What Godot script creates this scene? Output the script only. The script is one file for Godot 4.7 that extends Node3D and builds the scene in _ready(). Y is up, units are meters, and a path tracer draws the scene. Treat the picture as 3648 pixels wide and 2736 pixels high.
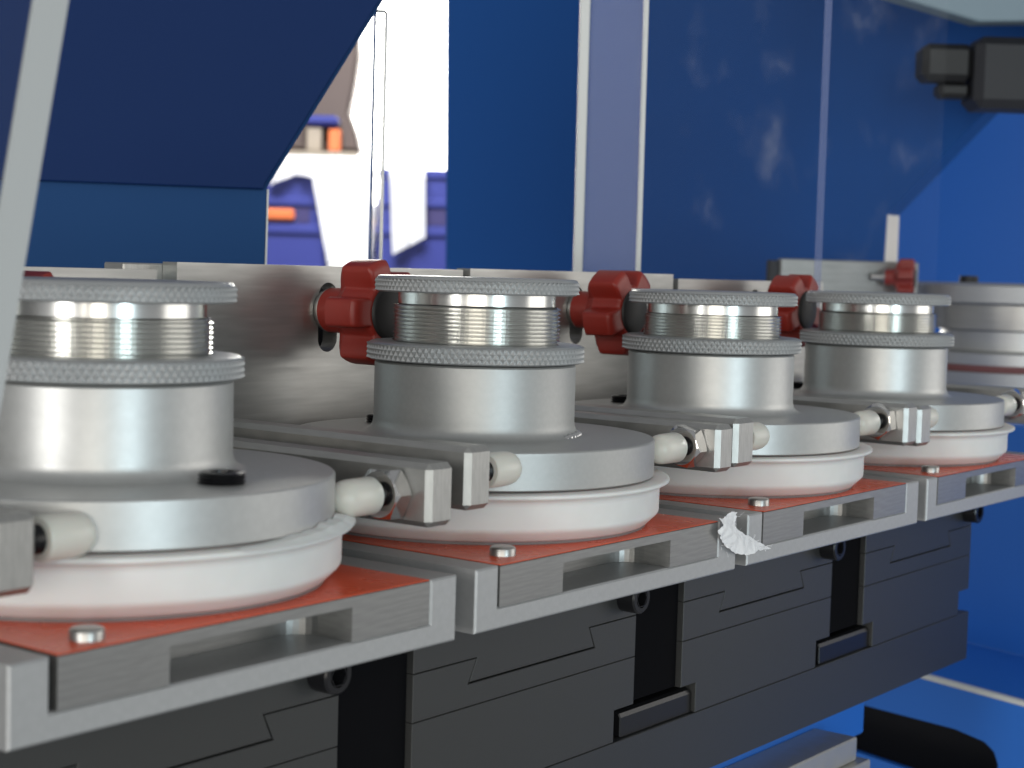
extends Node3D
# A row of ink cups on a pad printing machine, close up. Helpers take millimetres; S turns them into metres.
const S := 0.001
var rng := RandomNumberGenerator.new()
var M := {}
var cache := {}

# ---------------------------------------------------------------- helpers: nodes
func obj(called: String, mesh: Mesh, mat: Material, parent: Node = null, at := Vector3.ZERO) -> MeshInstance3D:
	var o := MeshInstance3D.new()
	o.name = called
	o.mesh = mesh
	o.material_override = mat
	o.position = at * S
	(parent if parent else self).add_child(o, true)
	return o

func thing(called: String, label: String, category: String, at := Vector3.ZERO, group := "") -> Node3D:
	var o := Node3D.new()
	o.name = called
	add_child(o, true)
	o.position = at * S
	return tag(o, label, category, group)

func tag(o: Node3D, label: String, category: String, group := "") -> Node3D:
	o.set_meta("label", label)
	o.set_meta("category", category)
	if group: o.set_meta("group", group)
	return o

func structure(o: Node3D) -> Node3D:
	o.set_meta("kind", "structure")
	return o

# ---------------------------------------------------------------- helpers: geometry (mm)
func begin() -> SurfaceTool:
	var st := SurfaceTool.new()
	st.begin(Mesh.PRIMITIVE_TRIANGLES)
	return st

func tri(st: SurfaceTool, a: Vector3, b: Vector3, c: Vector3, na: Vector3, nb: Vector3, nc: Vector3) -> void:
	var g := (b - a).cross(c - a)
	if g.length_squared() < 1e-12: return
	var flip := g.dot(na + nb + nc) > 0.0
	st.set_normal(na); st.add_vertex(a * S)
	if flip:
		st.set_normal(nc); st.add_vertex(c * S)
		st.set_normal(nb); st.add_vertex(b * S)
	else:
		st.set_normal(nb); st.add_vertex(b * S)
		st.set_normal(nc); st.add_vertex(c * S)

func flat(st: SurfaceTool, a: Vector3, b: Vector3, c: Vector3, out: Vector3) -> void:
	var n := (b - a).cross(c - a)
	if n.length_squared() < 1e-12: return
	n = n.normalized()
	if n.dot(out) < 0.0: n = -n
	tri(st, a, b, c, n, n, n)

func quad(st: SurfaceTool, a: Vector3, b: Vector3, c: Vector3, d: Vector3, out: Vector3) -> void:
	flat(st, a, b, c, out)
	flat(st, a, c, d, out)

# axis turns a lathe's or prism's own (u, along, v) into the scene: "y" upright, "x" along the row, "z" towards the viewer
func put(axis: String, u: float, along: float, v: float) -> Vector3:
	if axis == "x": return Vector3(along, u, v)
	if axis == "z": return Vector3(u, v, along)
	return Vector3(u, along, v)

# profile: list of (radius, along); neighbouring faces meeting at less than smooth degrees share a normal
func lathe(st: SurfaceTool, profile: Array, axis := "y", seg := 96, smooth := 35.0, at := Vector3.ZERO) -> void:
	var n := profile.size()
	var nrm: Array = []
	var ring: Array = [Vector2(0, profile[0].y)] + profile + [Vector2(0, profile[-1].y)]
	var area := 0.0
	for i in ring.size(): area += ring[i].cross(ring[(i + 1) % ring.size()])
	var side := -1.0 if area < 0.0 else 1.0                       # a profile drawn downwards has its outside on the other hand
	for i in n - 1:
		var d: Vector2 = profile[i + 1] - profile[i]
		nrm.append(Vector2(d.y, -d.x).normalized() * side if d.length() > 1e-6 else Vector2.ZERO)
	for i in n - 1:
		var p: Vector2 = profile[i]
		var q: Vector2 = profile[i + 1]
		var np: Vector2 = nrm[i]
		var nq: Vector2 = nrm[i]
		if i > 0 and absf(rad_to_deg(nrm[i].angle_to(nrm[i - 1]))) < smooth: np = (nrm[i] + nrm[i - 1]).normalized()
		if i < n - 2 and absf(rad_to_deg(nrm[i].angle_to(nrm[i + 1]))) < smooth: nq = (nrm[i] + nrm[i + 1]).normalized()
		for k in seg:
			var a := TAU * k / seg
			var b := TAU * (k + 1) / seg
			var ca := cos(a); var sa := sin(a); var cb := cos(b); var sb := sin(b)
			var p1 := put(axis, p.x * ca, p.y, p.x * sa) + at
			var p2 := put(axis, p.x * cb, p.y, p.x * sb) + at
			var q1 := put(axis, q.x * ca, q.y, q.x * sa) + at
			var q2 := put(axis, q.x * cb, q.y, q.x * sb) + at
			var n1 := put(axis, np.x * ca, np.y, np.x * sa)
			var n2 := put(axis, np.x * cb, np.y, np.x * sb)
			var m1 := put(axis, nq.x * ca, nq.y, nq.x * sa)
			var m2 := put(axis, nq.x * cb, nq.y, nq.x * sb)
			tri(st, p1, q1, q2, n1, m1, m2)
			tri(st, p1, q2, p2, n1, m2, n2)

func V(a: float, b: float) -> Vector2: return Vector2(a, b)

# knurled band: rows of small pyramids round the y axis
func knurl(st: SurfaceTool, r: float, depth: float, y0: float, y1: float, pitch: float, aspect := 1.75) -> void:
	var n := int(round(TAU * r / pitch))
	var h := pitch * aspect * 0.5
	var rows := int(ceil((y1 - y0) / h)) + 1
	for j in range(-1, rows + 1):
		var yc := y0 + j * h
		if yc - h > y1 or yc + h < y0: continue
		for k in n:
			var a := (k + (0.5 if j & 1 else 0.0)) / n * TAU
			var half := 0.5 / n * TAU
			var yy := [clampf(yc, y0, y1), clampf(yc - h, y0, y1), clampf(yc + h, y0, y1)]
			var peak := r
			if yc < y0 or yc > y1: peak = r - depth * minf(1.0, absf(yc - yy[0]) / h)
			var c := Vector3(peak * cos(a), yy[0], peak * sin(a))
			var ro := r - depth
			var l := Vector3(ro * cos(a - half), yy[0], ro * sin(a - half))
			var rt := Vector3(ro * cos(a + half), yy[0], ro * sin(a + half))
			var dn := Vector3(ro * cos(a), yy[1], ro * sin(a))
			var up := Vector3(ro * cos(a), yy[2], ro * sin(a))
			if yc - h < y0: dn = dn + Vector3(cos(a), 0, sin(a)) * depth * clampf((y0 - (yc - h)) / h, 0, 1)
			if yc + h > y1: up = up + Vector3(cos(a), 0, sin(a)) * depth * clampf(((yc + h) - y1) / h, 0, 1)
			var o := Vector3(cos(a), 0, sin(a))
			flat(st, c, l, up, o); flat(st, c, up, rt, o); flat(st, c, rt, dn, o); flat(st, c, dn, l, o)

# helical thread along the axis between two heights
func thread(st: SurfaceTool, r_out: float, r_in: float, y0: float, y1: float, pitch: float, axis := "y", seg := 96) -> void:
	var turns := int(ceil((y1 - y0) / pitch)) + 1
	for j in range(-2, turns * 2):
		for k in seg:
			var pts: Array = []
			for q in [[k, j], [k + 1, j], [k + 1, j + 1], [k, j + 1]]:
				var a: float = TAU * q[0] / seg
				var y: float = y0 + pitch * (q[1] * 0.5 + float(q[0]) / seg)
				var r: float = r_out if (q[1] & 1) else r_in
				if y < y0: r = r_in
				if y > y1: r = lerpf(r, r_in, clampf((y - y1) / (pitch * 0.5), 0, 1))
				pts.append(put(axis, r * cos(a), clampf(y, y0, y1), r * sin(a)))
			var m := TAU * (k + 0.5) / seg
			var o := put(axis, cos(m), 0, sin(m))
			quad(st, pts[0], pts[1], pts[2], pts[3], o)

func inset(poly: PackedVector2Array, c: float) -> PackedVector2Array:
	var out := PackedVector2Array()
	var n := poly.size()
	for i in n:
		var a := (poly[i] - poly[(i + n - 1) % n]).normalized()
		var b := (poly[(i + 1) % n] - poly[i]).normalized()
		var na := Vector2(-a.y, a.x); var nb := Vector2(-b.y, b.x)
		var m := na + nb
		out.append(poly[i] + m * (c / maxf(0.2, 0.5 * m.dot(m))) * (1.0 if m.length() > 1e-4 else 0.0))
	return out

# prism: a polygon (any winding) drawn in a plane and pushed between two depths, its rims chamfered by c
# plane "xy" pushes along z, "xz" along y, "zy" along x
func prism(st: SurfaceTool, pts: Array, d0: float, d1: float, plane := "xy", c := 0.0, low_cap := true, high_cap := true, skip_x := INF) -> void:
	var poly := PackedVector2Array(pts)
	if Geometry2D.is_polygon_clockwise(poly): poly.reverse()
	# is_polygon_clockwise follows y-down; make the winding counter-clockwise by area
	var area := 0.0
	for i in poly.size(): area += poly[i].cross(poly[(i + 1) % poly.size()])
	if area < 0.0: poly.reverse()
	var P := func(v: Vector2, d: float) -> Vector3:
		if plane == "xz": return Vector3(v.x, d, v.y)
		if plane == "zy": return Vector3(d, v.y, v.x)
		return Vector3(v.x, v.y, d)
	var small := inset(poly, c) if c > 0.0 else poly
	var n := poly.size()
	for i in n:
		var a := poly[i]
		var b := poly[(i + 1) % n]
		if skip_x != INF and absf(a.x - skip_x) < 1e-4 and absf(b.x - skip_x) < 1e-4: continue
		var e := (b - a).normalized()
		var o: Vector3 = P.call(Vector2(e.y, -e.x), 0.0)
		var l0 := d0 + (c if low_cap else 0.0)
		var l1 := d1 - (c if high_cap else 0.0)
		quad(st, P.call(a, l0), P.call(b, l0), P.call(b, l1), P.call(a, l1), o)
		if c > 0.0:
			var up: Vector3 = P.call(Vector2.ZERO, 1.0)
			if low_cap: quad(st, P.call(a, l0), P.call(b, l0), P.call(small[(i + 1) % n], d0), P.call(small[i], d0), o - up)
			if high_cap: quad(st, P.call(a, l1), P.call(b, l1), P.call(small[(i + 1) % n], d1), P.call(small[i], d1), o + up)
	var t := Geometry2D.triangulate_polygon(small)
	if t.is_empty(): push_error("polygon could not be cut into triangles")
	for k in range(0, t.size(), 3):
		var up2: Vector3 = P.call(Vector2.ZERO, 1.0)
		if low_cap: flat(st, P.call(small[t[k]], d0), P.call(small[t[k + 1]], d0), P.call(small[t[k + 2]], d0), -up2)
		if high_cap: flat(st, P.call(small[t[k]], d1), P.call(small[t[k + 1]], d1), P.call(small[t[k + 2]], d1), up2)

func box(st: SurfaceTool, lo: Vector3, hi: Vector3, c := 0.3) -> void:
	var mid := (lo + hi) * 0.5
	var h := (hi - lo) * 0.5
	var v := func(x: int, y: int, z: int, ax: int) -> Vector3:   # the corner's vertex on the face across axis ax
		var s := Vector3(x, y, z)
		var p := Vector3.ZERO
		for k in 3: p[k] = mid[k] + s[k] * (h[k] - (0.0 if k == ax else c))
		return p
	for ax in 3:
		for s in [-1, 1]:
			var f: Array = []
			for q in [[-1, -1], [1, -1], [1, 1], [-1, 1]]:
				var w := [0, 0, 0]
				w[ax] = s; w[(ax + 1) % 3] = q[0]; w[(ax + 2) % 3] = q[1]
				f.append(v.call(w[0], w[1], w[2], ax))
			var o := Vector3.ZERO
			o[ax] = s
			quad(st, f[0], f[1], f[2], f[3], o)
	if c <= 0.0: return
	for ax in 3:                                                 # the edges that run along ax
		var b := (ax + 1) % 3
		var d := (ax + 2) % 3
		for s in [-1, 1]:
			for t in [-1, 1]:
				var lo_ := [0, 0, 0]; var hi_ := [0, 0, 0]
				lo_[ax] = -1; lo_[b] = s; lo_[d] = t
				hi_[ax] = 1; hi_[b] = s; hi_[d] = t
				var o := Vector3.ZERO
				o[b] = s; o[d] = t
				quad(st, v.call(lo_[0], lo_[1], lo_[2], b), v.call(hi_[0], hi_[1], hi_[2], b), v.call(hi_[0], hi_[1], hi_[2], d), v.call(lo_[0], lo_[1], lo_[2], d), o)
	for x in [-1, 1]:
		for y in [-1, 1]:
			for z in [-1, 1]:
				flat(st, v.call(x, y, z, 0), v.call(x, y, z, 1), v.call(x, y, z, 2), Vector3(x, y, z))

func box_mesh(lo: Vector3, hi: Vector3, c := 0.3) -> ArrayMesh:
	var st := begin()
	box(st, lo, hi, c)
	return st.commit()

func prism_mesh(pts: Array, d0: float, d1: float, plane := "xy", c := 0.0) -> ArrayMesh:
	var st := begin()
	prism(st, pts, d0, d1, plane, c)
	return st.commit()

func lathe_mesh(profile: Array, axis := "y", seg := 96, smooth := 35.0) -> ArrayMesh:
	var st := begin()
	lathe(st, profile, axis, seg, smooth)
	return st.commit()

# a hose along a smooth path of points
func hose(st: SurfaceTool, pts: Array, r: float, seg := 14) -> void:
	var curve := Curve3D.new()
	for i in pts.size():
		var t: Vector3 = (pts[mini(i + 1, pts.size() - 1)] - pts[maxi(i - 1, 0)]) / 6.0
		curve.add_point(pts[i], -t, t)
	curve.bake_interval = r * 0.7
	var n := maxi(8, int(curve.get_baked_length() / (r * 0.8)))
	var rings: Array = []
	for k in n + 1:
		var d := curve.get_baked_length() * k / n
		var p := curve.sample_baked(d, true)
		var q := curve.sample_baked(minf(d + 0.05, curve.get_baked_length()), true) - curve.sample_baked(maxf(d - 0.05, 0), true)
		var f := q.normalized()
		var u := f.cross(Vector3(0.31, 0.9, 0.23)).normalized()
		var w := f.cross(u)
		var ring: Array = []
		for j in seg:
			var a := TAU * j / seg
			ring.append([p + (u * cos(a) + w * sin(a)) * r, u * cos(a) + w * sin(a)])
		rings.append(ring)
	for k in n:
		for j in seg:
			var a: Array = rings[k][j]; var b: Array = rings[k][(j + 1) % seg]
			var c: Array = rings[k + 1][(j + 1) % seg]; var d2: Array = rings[k + 1][j]
			tri(st, a[0], b[0], c[0], a[1], b[1], c[1])
			tri(st, a[0], c[0], d2[0], a[1], c[1], d2[1])

# ---------------------------------------------------------------- materials
func noise_tex(freq: float, seed_: int, lo: float, hi: float, size := 512, octaves := 3) -> NoiseTexture2D:
	var n := FastNoiseLite.new()
	n.noise_type = FastNoiseLite.TYPE_SIMPLEX_SMOOTH
	n.seed = seed_
	n.frequency = freq
	n.fractal_octaves = octaves
	var t := NoiseTexture2D.new()
	t.width = size; t.height = size
	t.seamless = true
	t.noise = n
	var g := Gradient.new()
	g.set_color(0, Color(lo, lo, lo)); g.set_color(1, Color(hi, hi, hi))
	t.color_ramp = g
	return t

func normal_tex(freq: float, seed_: int, strength: float) -> NoiseTexture2D:
	var t := noise_tex(freq, seed_, 0.0, 1.0)
	t.color_ramp = null
	t.as_normal_map = true
	t.bump_strength = strength
	return t

func mat(lin: Color, rough: float, metal := 0.0) -> StandardMaterial3D:
	var m := StandardMaterial3D.new()
	m.albedo_color = lin.linear_to_srgb()
	m.roughness = rough
	m.metallic = metal
	return m

func grain(m: StandardMaterial3D, rough: Texture2D, normal: Texture2D, amount: float, scale: Vector3) -> StandardMaterial3D:
	m.uv1_triplanar = true
	m.uv1_scale = scale
	if rough:
		m.roughness_texture = rough
		m.roughness_texture_channel = BaseMaterial3D.TEXTURE_CHANNEL_RED
	if normal:
		m.normal_enabled = true
		m.normal_texture = normal
		m.normal_scale = amount
	return m

func make_materials() -> void:
	var fine_n := normal_tex(0.09, 3, 6.0)
	var soft_n := normal_tex(0.02, 11, 4.0)
	var rough_var := noise_tex(0.012, 5, 0.90, 1.0)
	var smear := noise_tex(0.006, 8, 0.80, 1.0, 512, 5)
	var brushed := noise_tex(0.02, 31, 0.62, 1.0, 512, 5)
	var wear := noise_tex(0.007, 21, 0.965, 1.0, 512, 6)
	var stain := noise_tex(0.006, 23, 0.91, 1.0, 512, 6)
	var specks := noise_tex(0.09, 55, 0.0, 1.0, 1024, 2)
	var sr := Gradient.new()
	sr.offsets = PackedFloat32Array([0.0, 0.55, 0.80, 0.90, 1.0])
	sr.colors = PackedColorArray([Color(0.52, 0.52, 0.52), Color(0.56, 0.56, 0.56), Color(0.58, 0.58, 0.58), Color(0.72, 0.72, 0.70), Color(1, 1, 1)])
	specks.color_ramp = sr
	M.blasted = grain(mat(Color(0.47, 0.475, 0.47), 0.52, 0.8), rough_var, fine_n, 0.2, Vector3.ONE * 190)
	M.satin = grain(mat(Color(0.52, 0.525, 0.52), 0.46, 0.75), rough_var, fine_n, 0.07, Vector3.ONE * 120)
	M.knurled = grain(mat(Color(0.46, 0.47, 0.475), 0.42, 0.7), rough_var, null, 0.0, Vector3.ONE * 60)
	M.turned = grain(mat(Color(0.74, 0.74, 0.72), 0.22, 1.0), null, soft_n, 0.02, Vector3(20, 900, 20))
	M.anodised = grain(mat(Color(0.44, 0.445, 0.45), 0.52, 0.6), rough_var, fine_n, 0.12, Vector3.ONE * 150)
	M.milled = grain(mat(Color(0.48, 0.478, 0.462), 0.46, 0.9), smear, soft_n, 0.08, Vector3(300, 60, 40))
	M.sheet = grain(mat(Color(0.45, 0.445, 0.43), 0.40, 0.8), smear, null, 0.0, Vector3(14, 140, 14))
	M.ground = grain(mat(Color(0.36, 0.36, 0.355), 0.44, 0.85), brushed, soft_n, 0.10, Vector3(30, 420, 60))
	M.chrome = mat(Color(0.66, 0.66, 0.66), 0.14, 1.0)
	M.steel = mat(Color(0.42, 0.415, 0.40), 0.38, 1.0)
	M.black_oxide = mat(Color(0.012, 0.012, 0.014), 0.30, 0.3)
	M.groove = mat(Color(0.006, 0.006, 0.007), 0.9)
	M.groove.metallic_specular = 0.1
	M.black_plastic = mat(Color(0.010, 0.010, 0.011), 0.55)
	M.slide = grain(mat(Color(0.150, 0.152, 0.150), 0.42, 0.2), rough_var, fine_n, 0.10, Vector3.ONE * 140)
	M.slide_base = grain(mat(Color(0.130, 0.136, 0.145), 0.42, 0.2), rough_var, fine_n, 0.10, Vector3.ONE * 140)
	M.blade = mat(Color(0.22, 0.21, 0.21), 0.6, 0.3)
	M.nylon = mat(Color(0.62, 0.60, 0.545), 0.34)
	M.nylon.subsurf_scatter_enabled = true
	M.nylon.subsurf_scatter_strength = 0.1
	M.white = grain(mat(Color(0.70, 0.69, 0.68), 0.6), null, soft_n, 0.03, Vector3.ONE * 30)
	M.white.subsurf_scatter_enabled = true
	M.white.subsurf_scatter_strength = 0.15
	M.red_plate = grain(mat(Color(0.74, 0.088, 0.022), 0.32), smear, null, 0.0, Vector3.ONE * 20)
	M.red_knob = grain(mat(Color(0.26, 0.020, 0.012), 0.42), null, fine_n, 0.05, Vector3.ONE * 120)
	M.navy = mat(Color(0.004, 0.021, 0.092), 0.6)
	M.navy.metallic_specular = 0.25
	M.navy_light = mat(Color(0.010, 0.050, 0.155), 0.6)
	M.navy_light.metallic_specular = 0.25
	M.blue = mat(Color(0.011, 0.078, 0.300), 0.40)
	M.blue.metallic_specular = 0.3
	M.blue_paint = mat(Color(0.014, 0.140, 0.560), 0.45)
	M.acrylic = mat(Color(0.9, 0.93, 0.95), 0.05)
	M.acrylic.albedo_color.a = 0.004
	M.acrylic.metallic_specular = 0.02
	M.acrylic.transparency = BaseMaterial3D.TRANSPARENCY_ALPHA
	M.acrylic_hazy = mat(Color(0.24, 0.29, 0.52), 0.12)
	M.acrylic_hazy.albedo_color.a = 0.24
	M.acrylic_hazy.metallic_specular = 0.18
	M.acrylic_hazy.transparency = BaseMaterial3D.TRANSPARENCY_ALPHA
	M.reflection_haze = mat(Color(0.62, 0.62, 0.66), 0.9)  # whitish alpha patches, painted in place of blurred reflections on the acrylic
	M.reflection_haze.transparency = BaseMaterial3D.TRANSPARENCY_ALPHA
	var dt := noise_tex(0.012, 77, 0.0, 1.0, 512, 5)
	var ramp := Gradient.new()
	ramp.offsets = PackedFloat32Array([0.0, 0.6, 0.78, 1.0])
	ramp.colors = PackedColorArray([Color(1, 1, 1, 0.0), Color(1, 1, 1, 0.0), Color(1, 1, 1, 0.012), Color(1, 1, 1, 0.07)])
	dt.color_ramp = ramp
	M.reflection_haze.albedo_texture = dt
	M.reflection_haze.uv1_triplanar = true
	M.reflection_haze.uv1_scale = Vector3(6, 4, 6)
	M.sawn = mat(Color(0.30, 0.32, 0.33), 0.7)
	M.edge = mat(Color(0.60, 0.61, 0.60), 0.45)
	M.edge_warm = mat(Color(0.86, 0.80, 0.74), 0.4)
	M.cloth = mat(Color(0.86, 0.86, 0.86), 0.9)
	M.cloth.backlight_enabled = true
	M.cloth.backlight = Color(1, 1, 1)
	M.tissue = mat(Color(0.82, 0.82, 0.84), 0.9)
	M.tissue.backlight_enabled = true
	M.tissue.backlight = Color(0.5, 0.5, 0.5)
	M.crate = mat(Color(0.016, 0.025, 0.17), 0.5)
	M.crate_dark = mat(Color(0.025, 0.02, 0.09), 0.5)
	M.orange = mat(Color(0.55, 0.13, 0.035), 0.5)
	M.brown = mat(Color(0.075, 0.056, 0.050), 0.8)
	M.dull_red = mat(Color(0.20, 0.075, 0.075), 0.7)
	M.tan = mat(Color(0.26, 0.22, 0.17), 0.8)
	M.grey_panel = mat(Color(0.20, 0.27, 0.32), 0.6)
	M.charcoal = mat(Color(0.020, 0.021, 0.026), 0.6)
	M.aluminium_dull = grain(mat(Color(0.46, 0.45, 0.42), 0.5, 0.7), smear, soft_n, 0.1, Vector3.ONE * 60)
	wear_all(wear, stain, specks)

func wear_all(wear: Texture2D, stain: Texture2D, specks: Texture2D) -> void:
	for k in ["satin", "blasted", "anodised", "white", "red_knob"]: M[k].albedo_texture = wear
	for k in ["sheet", "ground", "milled", "red_plate"]: M[k].albedo_texture = stain
	for k in ["slide", "slide_base"]: M[k].albedo_texture = specks

func glow(c: Color, energy: float) -> StandardMaterial3D:
	var m := mat(Color(0.8, 0.8, 0.8), 0.8)
	m.emission_enabled = true
	m.emission = c
	m.emission_energy_multiplier = energy
	return m

# ---------------------------------------------------------------- the place's lights
func hall_window(label: String, centre: Vector3, target: Vector3, w: float, h: float, c: Color, energy: float, glow_energy: float) -> void:
	var t := thing("hall_window", label, "window", centre)
	t.look_at_from_position(centre * S, target * S, Vector3.UP)
	obj("pane", box_mesh(Vector3(-w / 2, -h / 2, 2), Vector3(w / 2, h / 2, 8), 0), glow(c, glow_energy), t)
	var st := begin()
	for s in [-1, 1]:
		box(st, Vector3(s * (w / 2 + 15) - 15, -h / 2 - 30, -2), Vector3(s * (w / 2 + 15) + 15, h / 2 + 30, 20), 2)
		box(st, Vector3(-w / 2, s * (h / 2 + 15) - 15, -2), Vector3(w / 2, s * (h / 2 + 15) + 15, 20), 2)
	obj("frame", st.commit(), M.aluminium_dull, t)
	var l := AreaLight3D.new()
	l.name = "window_light"
	l.area_size = Vector2(w, h) * S
	l.area_normalize_energy = false
	l.light_color = c
	l.light_energy = energy
	l.shadow_enabled = true
	l.area_range = 8.0
	l.area_attenuation = 2.0
	t.add_child(l)

func make_camera_and_light() -> void:
	var cam := Camera3D.new()
	cam.name = "camera"
	cam.position = Vector3(-135.592, 53.743, 183.802) * S
	cam.rotation = Vector3(-0.0673, -0.9252, 0.0282)
	cam.fov = 25.66
	cam.near = 0.01
	cam.far = 60.0
	var lens := CameraAttributesPhysical.new()
	lens.frustum_focal_length = 52.69
	lens.frustum_focus_distance = 0.375
	lens.frustum_near = 0.01
	lens.frustum_far = 60.0
	lens.exposure_aperture = 29.0
	lens.exposure_multiplier = 1.0
	cam.attributes = lens
	add_child(cam)
	cam.current = true
	var env := Environment.new()
	env.background_mode = Environment.BG_COLOR
	env.background_color = Color(0.27, 0.275, 0.28).linear_to_srgb()
	env.background_energy_multiplier = 1.0
	env.tonemap_mode = Environment.TONE_MAPPER_LINEAR
	env.tonemap_exposure = 1.08
	env.sdfgi_enabled = true
	env.ssao_enabled = true
	env.ssil_enabled = true
	var we := WorldEnvironment.new()
	we.name = "surroundings"
	we.environment = env
	add_child(we)
	# tall windows of the hall behind and beside the photographer; they give the upright streaks on the turned metal
	var aim := Vector3(140, 20, -40)
	hall_window("tall bright window at the end of the hall left of the camera", aim + Vector3(-0.993, 0.05, 0.121) * 1500, aim, 230, 800, Color(1.0, 0.99, 0.97), 3.7, 2.2)
	hall_window("wide cream window of the hall behind the camera", aim + Vector3(-0.78, 0.12, 0.62) * 1900, aim, 800, 800, Color(1.0, 0.97, 0.92), 0.9, 0.9)
	hall_window("narrow bluish window of the hall right of the camera", aim + Vector3(-0.342, 0.05, 0.94) * 1500, aim, 150, 800, Color(0.88, 0.97, 1.0), 4.2, 2.6)
	hall_window("very wide pale light panel added far right of the camera", aim + Vector3(0.72, 0.16, 0.69) * 1900, aim, 1300, 900, Color(1.0, 0.985, 0.96), 0.34, 0.5)  # added for the bright right side of the hall; lifts the front faces

# ---------------------------------------------------------------- ink cups
func make_cup(i: int, x: float, cap_low: float, label: String, screw: Vector2) -> void:
	var t := thing("ink_cup", label, "ink cup", Vector3(x, 0, -41.3), "aluminium ink cups standing in a row on red plates")
	if not cache.has("cup_body"):
		cache.cup_body = lathe_mesh([V(15, 33.9), V(21.3, 33.9), V(21.68, 33.5), V(21.72, 21.6), V(21.85, 20.6), V(22.2, 19.8), V(22.8, 19.2), V(23.6, 18.8), V(24.6, 18.62), V(38.85, 18.5), V(39.15, 18.2), V(39.2, 11.0), V(38.9, 10.7), V(30, 10.7)], "y", 160, 32)
		cache.ring = lathe_mesh([V(33, 10.45), V(39.5, 10.45), V(42.0, 10.45), V(42.45, 10.3), V(42.6, 10.0), V(42.5, 9.7), V(42.1, 9.45), V(41.4, 9.2), V(40.9, 8.85), V(40.6, 8.4), V(40.5, 7.8), V(40.5, 3.7), V(40.4, 3.2), V(40.1, 2.75), V(39.6, 2.3), V(38.4, 1.1), V(38.0, 0.75), V(30, 0.75)], "y", 160, 50)
		cache.blade = lathe_mesh([V(30, 0.7), V(37.8, 0.7), V(37.75, 0.16), V(30, 0.16)], "y", 160)
		var st := begin()
		lathe(st, [V(16.5, 38.0), V(22.3, 38.05), V(22.75, 37.9), V(23.05, 37.6)], "y", 128, 40)
		knurl(st, 23.52, 0.50, 34.5, 37.6, 1.45, 1.42)
		lathe(st, [V(23.05, 34.5), V(22.7, 34.2), V(21.0, 34.1)], "y", 128, 40)
		cache.lock = st.commit()
		st = begin()
		lathe(st, [V(0, 3.55), V(20.9, 3.5), V(21.4, 3.3), V(21.65, 2.85)], "y", 128, 40)
		knurl(st, 22.06, 0.46, 0.35, 2.85, 1.36, 1.42)
		lathe(st, [V(21.65, 0.35), V(21.3, 0.05), V(16.0, 0.0)], "y", 128, 40)
		cache.cap = st.commit()
		st = begin()
		lathe(st, [V(16.9, 14.0), V(17.0, 13.9), V(17.0, 8.2), V(16.75, 7.9)], "y", 128)
		thread(st, 18.1, 17.4, 0.0, 8.0, 0.84, "y", 128)
		cache.stem = st.commit()
		st = begin()
		thread(st, 3.9, 3.5, -0.6, 1.75, 0.62, "y", 40)
		lathe(st, [V(3.5, 1.75), V(3.1, 1.95), V(2.0, 1.9), V(1.8, 0.4), V(0, 0.3)], "y", 40)
		cache.set_screw = st.commit()
	obj("cup_body", cache.cup_body, M.satin if i != 1 else M.blasted, t)
	obj("plastic_ring", cache.ring, M.white, t)
	obj("doctor_blade", cache.blade, M.blade, t)
	obj("lock_ring", cache.lock, M.knurled, t).rotation.y = i * 0.7
	obj("threaded_stem", cache.stem, M.turned, t, Vector3(0, cap_low - 10.6, 0)).rotation.y = i * 2.1
	obj("knurled_cap", cache.cap, M.knurled, t, Vector3(0, cap_low, 0)).rotation.y = i * 1.3
	obj("set_screw", cache.set_screw, M.black_oxide, t, Vector3(screw.x, 18.55, screw.y))
	if i == 0:
		var lip := begin()
		var row: Array = []
		for k in 41:
			var a := deg_to_rad(100.0 - k * 1.45)
			var up := smoothstep(0.0, 26.0, float(k)) * (1.15 + 0.35 * sin(k * 0.9) * sin(k * 0.37)) * (1.0 - smoothstep(34.0, 40.0, float(k)))
			row.append([Vector3(39.35 * cos(a), 10.5 + up, 39.35 * sin(a)), Vector3(41.2 * cos(a), 10.62 + up * 0.55, 41.2 * sin(a)), Vector3(42.8 * cos(a), 10.15, 42.8 * sin(a))])
		for k in 40:
			for j in 2: quad(lip, row[k][j], row[k + 1][j], row[k + 1][j + 1], row[k][j + 1], Vector3(row[k][j].x, 40, row[k][j].z))
		obj("torn_lip", lip.commit(), M.white, t)
	if i == 1:
		var st := begin()
		for k in 7:
			var a := 0.95 + k * 0.085
			var c := Vector3(22.6 * cos(a), 19.2, 22.6 * sin(a))
			lathe(st, [V(0, 0.55), V(0.5, 0.45), V(0.85, 0.1), V(0.95, -0.5)], "y", 10, 60, c + Vector3(0, rng.randf_range(-0.2, 0.15), 0))
		obj("weld_bead", st.commit(), M.chrome, t)

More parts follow.
